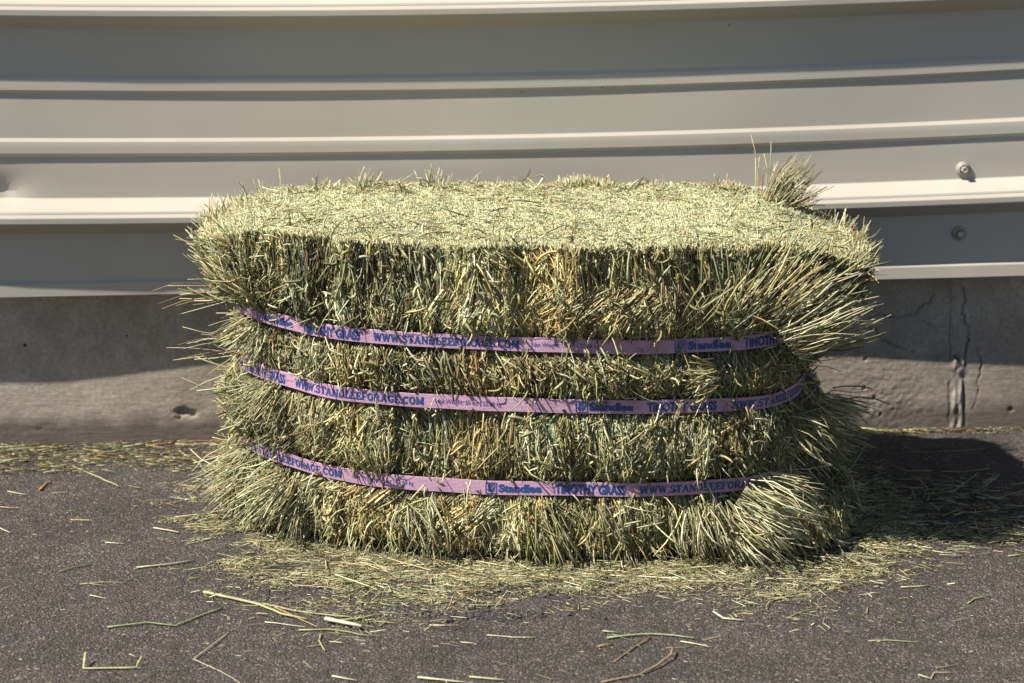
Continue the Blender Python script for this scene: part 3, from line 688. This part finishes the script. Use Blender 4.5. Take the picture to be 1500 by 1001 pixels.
tuft((.39, .29, .09), (.8, -.2, -.5), 240, .07, .6, .04, pale=.25)
tuft((.37, .16, .10), (.8, -.4, -.6), 160, .06, .6, .03, pale=.25)
tuft((.355, .08, .15), (.7, -.5, -.4), 120, .06, .6, .03, pale=.3)

# ---------------------------------------------------------------- straps and their printing
SW = .0172
def find_u(px, zz, lo=.02, hi=.47):
    """arc position on the front whose strap point appears in photo column px"""
    us = np.linspace(lo, hi, 1500); p, n = foot(us); q = np.concatenate([p, np.full((1500, 1), zz)], 1)
    dy = q[:, 1] + DC; dz = q[:, 2] - HC; fw = dy * math.cos(TH) - dz * math.sin(TH); X = 750 + FPX * q[:, 0] / fw
    return us[np.argmin(np.abs(X - px))]
def strap_pt(u, v, zz, k, lift):
    u = np.asarray(u, float); v = np.asarray(v, float); p, n = foot(u); a = u * PERI
    o = .0078 + .0013 * noise(a * 14, k * 5., 0, 7) + lift
    tw = .12 * noise(a * 9, k * 9., 0, 8)
    zc = zz + .0022 * noise(a * 5, k * 3., 0, 10) + .0008 * noise(a * 22, k * 3., 0, 11)
    zc = zc + .006 * sstep(.17, .34, -p[..., 0])
    zc = zc + STILT[k] * (p[..., 0])
    xy = p + n * (o + v * tw)[..., None]
    return np.concatenate([xy, (zc + v)[..., None]], -1)
STILT = {1: -.005, 2: -.002, 3: .0}
def strap_mesh(zz, k):
    U = np.linspace(0, 1, 900, endpoint=False); rows = [(-SW / 2, 0), (-SW / 2 + .0006, .0005), (-SW / 4, .0006), (0, .0006), (SW / 4, .0006), (SW / 2 - .0006, .0005), (SW / 2, 0), (SW / 2 - .001, -.0006), (-SW / 2 + .001, -.0006)]
    V = []; uv = []
    for v, l in rows:
        V.append(strap_pt(U, np.full(900, v), zz, k, l)); uv.append(np.stack([U * PERI, np.full(900, v + .1)], 1))
    V = np.stack(V); m = len(rows); i = np.arange(m * 900).reshape(m, 900); j = np.roll(i, -1, 1); i2 = np.roll(i, -1, 0); j2 = np.roll(j, -1, 0)
    F = np.stack([i, j, j2, i2], -1).reshape(-1, 4)
    return link('strap', npmesh('strap', V.reshape(-1, 3), F, smooth=False, uv=np.concatenate(uv)), M_STRAP, bale)

# lettering: stroke-built slab serif, and outline-built sans; all in strap units (x along, y up), metres
def quad(pts): return [pts]
def seg_poly(a, b, wd):
    ax, ay = a; bx, by = b; d = math.hypot(bx - ax, by - ay) + 1e-9; nx, ny = -(by - ay) / d * wd / 2, (bx - ax) / d * wd / 2
    return [(ax + nx, ay + ny), (bx + nx, by + ny), (bx - nx, by - ny), (ax - nx, ay - ny)]
def arc(cx, cy, rx, ry, a0, a1, n=12):
    return [(cx + rx * math.cos(R(a0 + (a1 - a0) * i / n)), cy + ry * math.sin(R(a0 + (a1 - a0) * i / n))) for i in range(n + 1)]
T1 = .20; TH_ = .12; SH = .10
def sf(x, y, w=.34): return [[(x - w / 2, y), (x + w / 2, y)]]       # serif stroke
SLAB = {  # advance, [(polyline, width)]
 'W': (1.22, [([(.14, 1), (.36, 0)], T1), ([(.36, .03), (.61, .95)], TH_), ([(.61, 1), (.84, 0)], T1), ([(.84, .03), (1.08, 1)], TH_), ([(0, .95), (.34, .95)], SH), ([(.48, .95), (.74, .95)], SH), ([(.94, .95), (1.22, .95)], SH)]),
 'S': (.78, [(arc(.38, .735, .25, .215, 20, 270), .15), (arc(.38, .27, .27, .22, 90, -160), .16), ([(.64, .7), (.64, 1)], .08), ([(.11, 0), (.11, .32)], .08)]),
 'T': (.88, [([(.44, 0), (.44, 1)], T1), ([(.06, .94), (.82, .94)], .12), ([(.27, .05), (.61, .05)], SH), ([(.08, .68), (.08, .98)], .08), ([(.80, .68), (.80, .98)], .08)]),
 'A': (1.0, [([(.16, 0), (.48, .96)], TH_), ([(.48, 1), (.80, 0)], T1), ([(.26, .32), (.70, .32)], .10), ([(.02, .05), (.34, .05)], SH), ([(.62, .05), (.98, .05)], SH)]),
 'N': (.98, [([(.18, 0), (.18, 1)], TH_), ([(.18, .97), (.78, .05)], T1), ([(.80, 0), (.80, 1)], TH_), ([(.02, .05), (.36, .05)], SH), ([(.02, .95), (.24, .95)], SH), ([(.64, .95), (.97, .95)], SH)]),
 'D': (.92, [([(.22, 0), (.22, 1)], T1), ([(.04, .95), (.45, .95)], SH), ([(.04, .05), (.45, .05)], SH), (arc(.44, .5, .34, .45, 90, -90, 16), .18)]),
 'L': (.80, [([(.24, 0), (.24, 1)], T1), ([(.05, .95), (.44, .95)], SH), ([(.05, .05), (.72, .05)], SH), ([(.71, 0), (.71, .34)], .09)]),
 'E': (.84, [([(.22, 0), (.22, 1)], T1), ([(.04, .95), (.74, .95)], SH), ([(.04, .05), (.76, .05)], SH), ([(.22, .5), (.52, .5)], .10), ([(.73, .68), (.73, 1)], .08), ([(.76, 0), (.76, .33)], .08), ([(.54, .38), (.54, .62)], .07)]),
 'F': (.80, [([(.22, 0), (.22, 1)], T1), ([(.04, .95), (.74, .95)], SH), ([(.04, .05), (.44, .05)], SH), ([(.22, .5), (.52, .5)], .10), ([(.73, .66), (.73, 1)], .08), ([(.54, .38), (.54, .62)], .07)]),
 'O': (.94, [(arc(.46, .5, .33, .42, 0, 360, 24), .17)]),
 'R': (.96, [([(.22, 0), (.22, 1)], T1), ([(.04, .95), (.5, .95)], SH), ([(.04, .05), (.42, .05)], SH), (arc(.48, .73, .22, .22, 90, -90, 10), .15), ([(.22, .5), (.5, .5)], .10), ([(.5, .48), (.74, .05)], .18), ([(.66, .05), (.94, .05)], SH)]),
 'G': (.94, [(arc(.46, .5, .33, .42, 35, 325, 20), .17), ([(.74, .1), (.74, .44)], .15), ([(.54, .43), (.9, .43)], SH), ([(.74, .72), (.74, .98)], .08)]),
 'C': (.88, [(arc(.46, .5, .33, .42, 40, 320, 20), .17), ([(.75, .68), (.75, 1)], .08)]),
 'M': (1.16, [([(.18, 0), (.18, 1)], TH_), ([(.20, .97), (.56, .1)], T1), ([(.58, .1), (.90, .97)], TH_), ([(.94, 0), (.94, 1)], T1), ([(.02, .05), (.34, .05)], SH), ([(.76, .05), (1.12, .05)], SH), ([(.02, .95), (.24, .95)], SH), ([(.9, .95), (1.12, .95)], SH)]),
 '.': (.34, [([(.08, .09), (.26, .09)], .18)])}
def slab_text(txt, x0, width, h, y0):
    tot = sum(SLAB[c][0] for c in txt); kx = width / tot; out = []; x = x0
    for c in txt:
        adv, strokes = SLAB[c]
        for pl, wd in strokes:
            for a, b in zip(pl[:-1], pl[1:]):
                q = seg_poly(a, b, wd * 1.35); out.append([(x + p[0] * kx, y0 + p[1] * h) for p in q])
            if len(pl) > 4:
                for a in pl[1:-1]:
                    out.append([(x + (a[0] + wd * .5 * math.cos(t)) * kx, y0 + (a[1] + wd * .5 * math.sin(t)) * h) for t in [i * math.pi / 3 for i in range(6)]])
        x += adv * kx
    return out
def font_text(txt, x0, width, h, y0, bold):
    cu = bpy.data.curves.new('t', 'FONT'); cu.body = txt; cu.size = 1; cu.offset = bold; cu.resolution_u = 3
    o = bpy.data.objects.new('t', cu); col.objects.link(o); bpy.context.view_layer.update()
    me = bpy.data.meshes.new_from_object(o.evaluated_get(bpy.context.evaluated_depsgraph_get()))
    V = np.array([v.co[:2] for v in me.vertices]); polys = [list(p.vertices) for p in me.polygons]
    bpy.data.objects.remove(o); bpy.data.curves.remove(cu)
    mn, mx = V.min(0), V.max(0)
    cap = .70 + bold * 2
    X = x0 + (V[:, 0] - mn[0]) / (mx[0] - mn[0]) * width; Y = y0 + (V[:, 1] + bold) / cap * h
    r = [[(X[i], Y[i]) for i in p] for p in polys]; bpy.data.meshes.remove(me); return r
def logo(x0, s, y0):
    P = []; t = s * .085
    for a, b in (((0, 0), (0, 1)), ((1, 0), (1, 1)), ((0, 0), (1, 0)), ((0, 1), (1, 1))): P.append(seg_poly((x0 + a[0] * s, y0 + a[1] * s), (x0 + b[0] * s, y0 + b[1] * s), t))
    for a, b, wd in (((.2, .84), (.84, .84), .09), ((.18, .62), (.5, .82), .12), ((.82, .84), (.82, .5), .1), ((.2, .5), (.62, .68), .1), ((.62, .68), (.8, .5), .1),
                     ((.2, .34), (.45, .5), .1), ((.3, .18), (.78, .56), .12), ((.5, .14), (.82, .38), .12), ((.18, .2), (.18, .46), .08)):
        P.append(seg_poly((x0 + a[0] * s, y0 + a[1] * s), (x0 + b[0] * s, y0 + b[1] * s), wd * s))
    return P
def lettering(parent, zz, k, px_logo, px_url_after, px_url_before):
    """print runs along the strap; a copy of the repeat is placed each period"""
    u0 = find_u(px_logo, zz); a0 = u0 * PERI
    mmpp = .00081
    per = .532
    polys = []
    H = .0106
    for rep in (-1, 0, 1):
        b = a0 + rep * per
        polys += logo(b, .0128, -.0064)
        polys += font_text('Standlee', b + .0150, .0510, H * .94, -H / 2 + .0004, .055)
        polys += font_text('TIMOTHY GRASS', b + .0815, .0820, H * 1.12, -H * .56, .05)
        polys += slab_text('WWW.STANDLEEFORAGE.COM', b + .1800, .1740, H * .86, -H * .43)
        polys += font_text('Net Weight: 50 lbs | 22.68 kg', b + .3680, .0770, H * .50, -H * .2, .0)
    # map to the strap; fan triangulated n-gons are convex pieces, so keep them as they are
    V = []; F = []; lay = 0
    for p in polys:
        a = sum(q[0] for q in p) / len(p)
        if a < 0.02 * PERI or a > .49 * PERI: continue
        lay = (lay + 1) % 7
        i = len(V); V += [(q[0], q[1], .00095 + lay * .00002) for q in p]; F.append(list(range(i, i + len(p))))
    A = np.array(V); W3 = strap_pt(A[:, 0] / PERI, A[:, 1], zz, k, A[:, 2])
    me = bpy.data.meshes.new('lettering'); me.from_pydata([tuple(map(float, q)) for q in W3], [], F); me.update()
    o = bpy.data.objects.new('lettering', me); col.objects.link(o); me.materials.append(M_INK); o.parent = parent
for (zz, k, _), pxl, lab in zip(STRAPS, (986, 844, 713), ('top purple strap with blue printing', 'middle purple strap with blue printing', 'bottom purple strap with blue printing')):
    s = strap_mesh(zz, k); tag(s, lab); lettering(s, zz, k, pxl, 0, 0)

# ---------------------------------------------------------------- loose hay on the ground
def gh(x, y): return ground_h(np.asarray(x, float), np.asarray(y, float))
def litter():
    st = Strands()
    def lay(x, y, L, W, C, zl=.0012, tz=.05, seg=1, lift=0.):
        n = len(x); an = rng.normal(0, 1.0, n); s = np.sign(rng.random(n) - .5)
        D = np.stack([np.cos(an) * s, np.sin(an) * .8, rng.normal(0, tz, n)], 1); z = gh(x, y) + zl + lift
        st.add(np.stack([x, y, z + rng.random(n) * .002], 1), D, L, W, C, bend=.15, seg=seg)
    def band(n0, lmin, lmax, wmin, wmax, dmax, pale, powr=1., ulo=-.02, uhi=.5, gain=1.):
        n = int(n0 * 1.6); u = rng.uniform(ulo, uhi, n) % 1; p, nn = foot(u); d = .004 + (dmax + .02) * rng.random(n) ** powr
        # the litter apron is widest in the middle and right of the front
        wdt = .55 + .45 * noise(p[:, 0] * 7 + 3, 0, 0, 33) + .2 + .55 * np.exp(-((p[:, 0] + .03) / .18) ** 2)
        xy = p + nn * (d * wdt.clip(.3, 1.9))[:, None]
        keep = (noise(xy[:, 0] * 26, xy[:, 1] * 38, 0, 35) + .7 * noise(xy[:, 0] * 75, xy[:, 1] * 110, 0, 36)) > rng.uniform(-1.0, .55, n) + .5 * (d / dmax) - .25 + .75 * ((u < .10) | (u > .8))
        xy = xy[keep]; d = d[keep]; n = len(d)
        pile = .003 * np.exp(-d / .05)
        lay(xy[:, 0], xy[:, 1], rng.uniform(lmin, lmax, n), rng.uniform(wmin, wmax, n), pick(n, .95 - pale, pale, .05, gain), lift=pile * rng.random(n), tz=.12)
    band(26000, .0015, .008, .0005, .0012, .115, .5, 1.3, gain=.86)
    band(16000, .0008, .003, .0005, .0012, .15, .55, 1.2)
    band(3400, .008, .026, .0006, .0016, .105, .5, 1.2, gain=.92)
    band(420, .025, .06, .001, .0024, .11, .55, 1.1)
    band(2600, .003, .02, .0006, .0016, .20, .5, 1.6)
    # under and around the ends
    band(3500, .003, .03, .0006, .002, .14, .35, 1.2, .40, .60); band(1700, .004, .03, .0006, .002, .10, .7, 1.2, .88, 1.05)
    # along the foot of the wall
    def wallband(n, s0, s1, d0, d1, lmin, lmax, wb):
        s = rng.uniform(s0, s1, n); d = d0 + (d1 - d0) * rng.random(n) ** 1.3; k0 = (0 - WA.x) / WT.x
        kp = noise(s * 22, d * 60, 0, 37) + .5 * noise(s * 60, d * 120, 0, 38) > rng.uniform(-.9, .5, n); s = s[kp]; d = d[kp]; n = len(s)
        x = WA.x + WT.x * (k0 + s) + WN.x * d; y = WA.y + WT.y * (k0 + s) + WN.y * d
        an = rng.normal(0, .4, n); D = np.stack([np.cos(an), np.sin(an) * .7, rng.normal(0, .07, n)], 1)
        st.add(np.stack([x, y, gh(x, y) + .001 + rng.random(n) * .004], 1), D, rng.uniform(lmin, lmax, n), rng.uniform(.0007, .0022, n), pick(n, .45, .52 - wb, wb + .03), bend=.15, seg=1)
    wallband(2600, -1., -.30, .004, .15, .004, .02, .14); wallband(260, -1., -.32, .01, .12, .02, .07, .18); wallband(500, -.36, .45, .003, .08, .01, .04, .05)
    wallband(260, .40, .66, .003, .012, .008, .03, .15); wallband(170, .66, 1.1, .003, .03, .006, .025, .2); wallband(2500, -1., 1., .002, .03, .001, .006, .2)
    # sparse crumbs everywhere
    n = 4200; x = rng.uniform(-1, 1, n); y = rng.uniform(-.55, .5, n)
    lay(x, y, rng.uniform(.001, .006, n), rng.uniform(.0004, .0011, n), pick(n, .4, .5, .1))
    n = 110; x = rng.uniform(-1, 1, n); y = rng.uniform(-.5, .4, n)
    lay(x, y, rng.uniform(.010, .028, n), rng.uniform(.0008, .0018, n), pick(n, .4, .45, .15))
    # shaded wisps right of the bale
    n = 700; x = rng.normal(.62, .09, n); y = rng.normal(.10, .035, n)
    lay(x, y, rng.uniform(.005, .03, n), rng.uniform(.0006, .0018, n), pick(n, .6, .35, .05))
    n = 200; x = rng.normal(.60, .05, n); y = rng.normal(.24, .05, n)
    lay(x, y, rng.uniform(.01, .05, n), rng.uniform(.0008, .002, n), pick(n, .7, .25, .05), lift=.004, tz=.15)
    tag(st.build('hay_litter'), 'carpet of chopped hay chaff scattered round the foot of the bale', 'hay litter', kind='stuff')
litter()

def crumbs():
    bm = bmesh.new()
    spots = [((700, 902), .035, .010, 130), ((672, 872), .018, .008, 35), ((790, 872), .03, .008, 50), ((735, 905), .03, .006, 60), ((600, 880), .04, .02, 25)]
    for (px, py), rx, ry, n in spots:
        c = unproj(px, py, 2, 0)
        for _ in range(n):
            x, y = c.x + random.gauss(0, rx), c.y + random.gauss(0, ry); r = random.uniform(.0008, .003) * (1.9 if random.random() < .1 else 1)
            z = float(gh(x, y)) + r * .1
            g = bmesh.ops.create_icosphere(bm, subdivisions=2, radius=r)['verts']
            ph = random.random() * 50
            sc_ = (random.uniform(.8, 1.4), random.uniform(.8, 1.3), random.uniform(.5, .9))
            for v in g:
                k = 1 + .6 * float(noise(v.co.x / r * 1.3 + ph, v.co.y / r * 1.3, v.co.z / r * 1.3, 5))
                v.co = Vector((x + v.co.x * k * sc_[0], y + v.co.y * k * sc_[1], z + v.co.z * k * sc_[2]))
    me = bpy.data.meshes.new('asphalt_crumbs'); bm.to_mesh(me); bm.free()
    tag(link('asphalt_crumbs', me, M_LUMP), 'dark crumbled asphalt bits broken out of the ground in front of the bale', 'rubble', kind='stuff')
crumbs()

# single stalks one can point at: photo polyline on the ground, width mm, colour, label
def stalk(pts, wd, c, label, name='loose_stalk', cat='straw stalk', rise=None):
    wd *= .70; c = tuple(q * .82 for q in c); P = []
    for i, (px, py) in enumerate(pts):
        q = unproj(px, py, 2, .002); h = (rise[i] if rise else 0) * .001
        P.append(Vector((q.x, q.y, float(gh(q.x, q.y)) + wd * .00045 + .0008 + h)))
    # resample with small bends
    Q = []
    for a, b in zip(P[:-1], P[1:]):
        n = max(2, int((b - a).length / .012))
        for i in range(n): Q.append(a.lerp(b, i / n))
    Q.append(P[-1]); V = []; F = []; seg = 6; C = []
    for i, p in enumerate(Q):
        t = (Q[min(i + 1, len(Q) - 1)] - Q[max(i - 1, 0)]).normalized(); s = t.cross(Vector((0, 0, 1))).normalized(); up = s.cross(t)
        e = i / (len(Q) - 1); r = wd * .0005 * (1.0 - .28 * e) * (1 + .10 * random.uniform(-1, 1))
        jit = Vector((random.gauss(0, .0003), random.gauss(0, .0003), 0))
        tone = (1 + .12 * random.uniform(-1, 1)) * (.85 if i % 7 == 3 else 1)
        for k in range(seg):
            an = 2 * math.pi * k / seg; V.append(tuple(p + jit + s * math.cos(an) * r + up * math.sin(an) * r * .7)); C.append([x * tone for x in c])
    n = len(Q)
    for i in range(n - 1):
        for k in range(seg): F.append((i * seg + k, i * seg + (k + 1) % seg, (i + 1) * seg + (k + 1) % seg, (i + 1) * seg + k))
    F.append(tuple(range(seg - 1, -1, -1))); F.append(tuple((n - 1) * seg + k for k in range(seg)))
    o0 = P[0]; me = pymesh(name, [(v[0] - o0.x, v[1] - o0.y, v[2] - o0.z) for v in V], F, True)
    a = me.color_attributes.new('Col', 'FLOAT_COLOR', 'POINT')
    for i, cc in enumerate(C): a.data[i].color = (*cc, 1)
    o = link(name, me, M_STRAW); o.location = o0
    return tag(o, label, cat, 'loose stalks lying on the asphalt')
GR = (.36, .41, .20); PL = (.66, .60, .40); BR = (.33, .21, .11); OL_ = (.34, .33, .15); WH = (.78, .72, .52)
stalk([(157, 918), (215, 911), (256, 914), (300, 898), (328, 888)], 3.6, GR, 'long jointed green stalk lying left of the bale, its tip pointing up right')
stalk([(126, 965), (123, 977), (199, 976), (208, 966)], 4.6, (.58, .58, .30), 'short thick yellow-green stalk with both ends bent up, near the bottom left corner', rise=[9, 0, 0, 6])
stalk([(335, 925), (283, 962), (318, 978), (352, 999)], 2.2, PL, 'thin pale bent stalk folded into a V at the bottom edge')
stalk([(200, 999), (232, 980), (276, 978)], 1.8, (.2, .22, .12), 'thin dark arched stalk at the bottom edge beside the V-shaped stalk')
stalk([(86, 836), (110, 830), (134, 827)], 3.0, (.22, .26, .11), 'short dark green stalk alone on the asphalt at the far left')
stalk([(117, 854), (150, 851), (185, 852)], 2.0, (.5, .52, .28), 'thin light green stalk just below the short dark one')
stalk([(132, 870), (156, 875)], 2.2, WH, 'tiny white splinter below the thin light green stalk')
stalk([(155, 794), (182, 796)], 2.4, WH, 'tiny white chip above the short dark green stalk')
stalk([(298, 868), (340, 876), (380, 884), (412, 898), (450, 906)], 6.5, (.56, .53, .28), 'broad pale flattened stalk in front of the left corner of the bale')
stalk([(384, 882), (430, 892), (470, 898), (514, 903)], 4.5, (.50, .47, .26), 'long tan stalk crossing the bundle in front of the bale')
stalk([(402, 888), (440, 905), (466, 918)], 3.2, (.44, .32, .17), 'brown-tipped stalk slanting under the white split reed')
stalk([(476, 910), (505, 915), (530, 921)], 8.5, WH, 'thick white split reed, brightest piece in front of the bale', rise=[2, 2, 2])
stalk([(492, 909), (525, 905), (557, 899)], 4.4, (.42, .44, .19), 'green stalk behind the white split reed')
stalk([(438, 922), (480, 921), (510, 925), (541, 932)], 4.0, (.38, .40, .20), 'grey-green stalk in front of the white split reed')
stalk([(388, 911), (420, 913), (446, 917)], 2.5, WH, 'thin white straw left of the white split reed')
stalk([(470, 928), (467, 938), (476, 952)], 3.6, (.5, .48, .2), 'small curled leaf below the white split reed', name='curled_leaf', cat='leaf')
stalk([(425, 841), (470, 846), (540, 854)], 5.0, (.46, .46, .24), 'long stout olive stem lying along the foot of the bale at left')
stalk([(552, 857), (580, 865), (640, 878)], 3.0, WH, 'long pale stem continuing right from the stout olive stem')
stalk([(712, 930), (750, 933), (786, 934)], 2.5, PL, 'straight pale straw below the crumbled asphalt')
stalk([(676, 940), (696, 943)], 2.2, WH, 'tiny pale chip left of the straight pale straw')
stalk([(629, 914), (668, 915)], 2.4, WH, 'short pale straw at the left end of the crumbled asphalt')
stalk([(548, 909), (585, 912)], 2.8, (.40, .42, .16), 'short green blade left of the crumbled asphalt')
stalk([(890, 936), (925, 931), (952, 929), (985, 932), (1016, 937)], 4.2, (.40, .46, .25), 'green stalk with a joint in the middle, right of centre')
stalk([(953, 934), (930, 950), (899, 971)], 3.2, (.36, .24, .13), 'brown stick slanting down from the jointed green stalk')
stalk([(997, 941), (1018, 945), (1040, 950)], 3.0, WH, 'straight cream straw just right of the brown stick')
stalk([(975, 951), (1000, 950), (1016, 947)], 1.8, (.3, .34, .14), 'thin green wisp tucked against the cream straw')
stalk([(986, 958), (982, 968), (962, 980), (935, 992), (880, 1000)], 3.8, (.46, .31, .17), 'long curved brown stem at the bottom edge', rise=[5, 4, 2, 0, 0])
stalk([(1045, 898), (1060, 907), (1089, 910)], 4.2, WH, 'cream stalk with a flared left end, lower right of the bale')
stalk([(1131, 880), (1150, 877), (1173, 868), (1192, 857)], 3.3, (.52, .50, .27), 'angled yellow-green straw at the right end of the hay carpet')
stalk([(1156, 905), (1170, 899), (1200, 892)], 2.4, (.32, .34, .17), 'thin dull green straw on open asphalt below the angled one')
stalk([(876, 949), (898, 945)], 4.0, (.48, .33, .16), 'short brown stub left of the jointed green stalk')
stalk([(883, 926), (905, 928)], 3.0, (.5, .55, .22), 'tiny green bit above the jointed green stalk')
stalk([(612, 993), (650, 999), (680, 1003)], 4.5, PL, 'thick cream stalk cut off by the bottom edge near the centre')
stalk([(688, 994), (740, 1000)], 4.0, (.58, .58, .34), 'second cream-green stalk at the bottom edge near the centre')
stalk([(486, 989), (523, 995)], 3.4, WH, 'short white straw at the bottom edge left of centre')
stalk([(1272, 939), (1300, 937), (1349, 940)], 2.6, (.46, .46, .24), 'straight olive straw at lower right')
stalk([(1320, 864), (1340, 863), (1362, 861)], 3.2, (.56, .54, .32), 'short straight straw on the sunny asphalt at right')
stalk([(1417, 886), (1427, 879), (1450, 874)], 2.8, (.44, .50, .20), 'forked green straw at far right')
stalk([(1345, 987), (1364, 992), (1368, 984), (1395, 983)], 2.6, PL, 'bent pale straw at the bottom right edge')
stalk([(1478, 817), (1500, 813)], 3.4, (.5, .54, .24), 'green straw cut off by the right edge')
stalk([(1262, 803), (1278, 810), (1292, 817)], 3.6, PL, 'pale straw lying across the edge of the bale shadow')
stalk([(1330, 800), (1350, 804), (1367, 802)], 4.0, PL, 'crumpled cream straw lying at the front edge of the shadow')
stalk([(1378, 688), (1410, 689), (1450, 684)], 3.4, (.40, .45, .26), 'green stalk lying in the shadow right of the bale')
stalk([(1330, 661), (1380, 660), (1444, 656)], 2.8, (.36, .28, .15), 'long brown stem lying in the shadow near the wall')
stalk([(1310, 701), (1350, 701), (1400, 702), (1426, 710)], 3.0, (.36, .38, .18), 'long dark green stem in the shadow, nearer the bale')
stalk([(1360, 790), (1378, 783), (1390, 773)], 4.4, (.45, .40, .22), 'tan blade lying inside the shadow near its front edge')
stalk([(1256, 628), (1310, 630), (1386, 625)], 6.0, (.60, .62, .30), 'thick yellow-green reed lying against the foot of the wall at right')
stalk([(1400, 628), (1440, 627), (1480, 624)], 4.0, (.30, .36, .16), 'green reed at the foot of the wall at far right')
stalk([(220, 651), (270, 645), (330, 644)], 4.6, (.42, .22, .13), 'long reddish-brown stick against the foot of the wall beside the bale')
stalk([(122, 672), (140, 668), (155, 661)], 5.0, (.48, .27, .15), 'short reddish blade near the wall at left')
stalk([(58, 715), (68, 705), (76, 703)], 4.6, (.50, .28, .16), 'orange-brown scrap at far left below the wall litter')
stalk([(0, 772), (16, 779)], 3.6, PL, 'short straw cut off by the left edge')
stalk([(0, 740), (25, 742)], 3.6, (.46, .31, .18), 'brownish straw at the left edge above the short one')
stalk([(10, 716), (38, 722)], 3.0, WH, 'white straw near the left edge')
stalk([(106, 681), (140, 695), (175, 710)], 3.6, (.55, .52, .3), 'slanting pale stalk in the wall litter at left')
stalk([(262, 660), (292, 680), (303, 692)], 4.6, (.52, .46, .26), 'pale bent leaf between the wall and the left end of the bale')
stalk([(225, 771), (250, 775), (262, 778)], 4.2, PL, 'cream straw close to the left corner of the bale')
stalk([(200, 832), (245, 828), (285, 822)], 4.2, (.54, .54, .32), 'light green straw left of the bale corner')
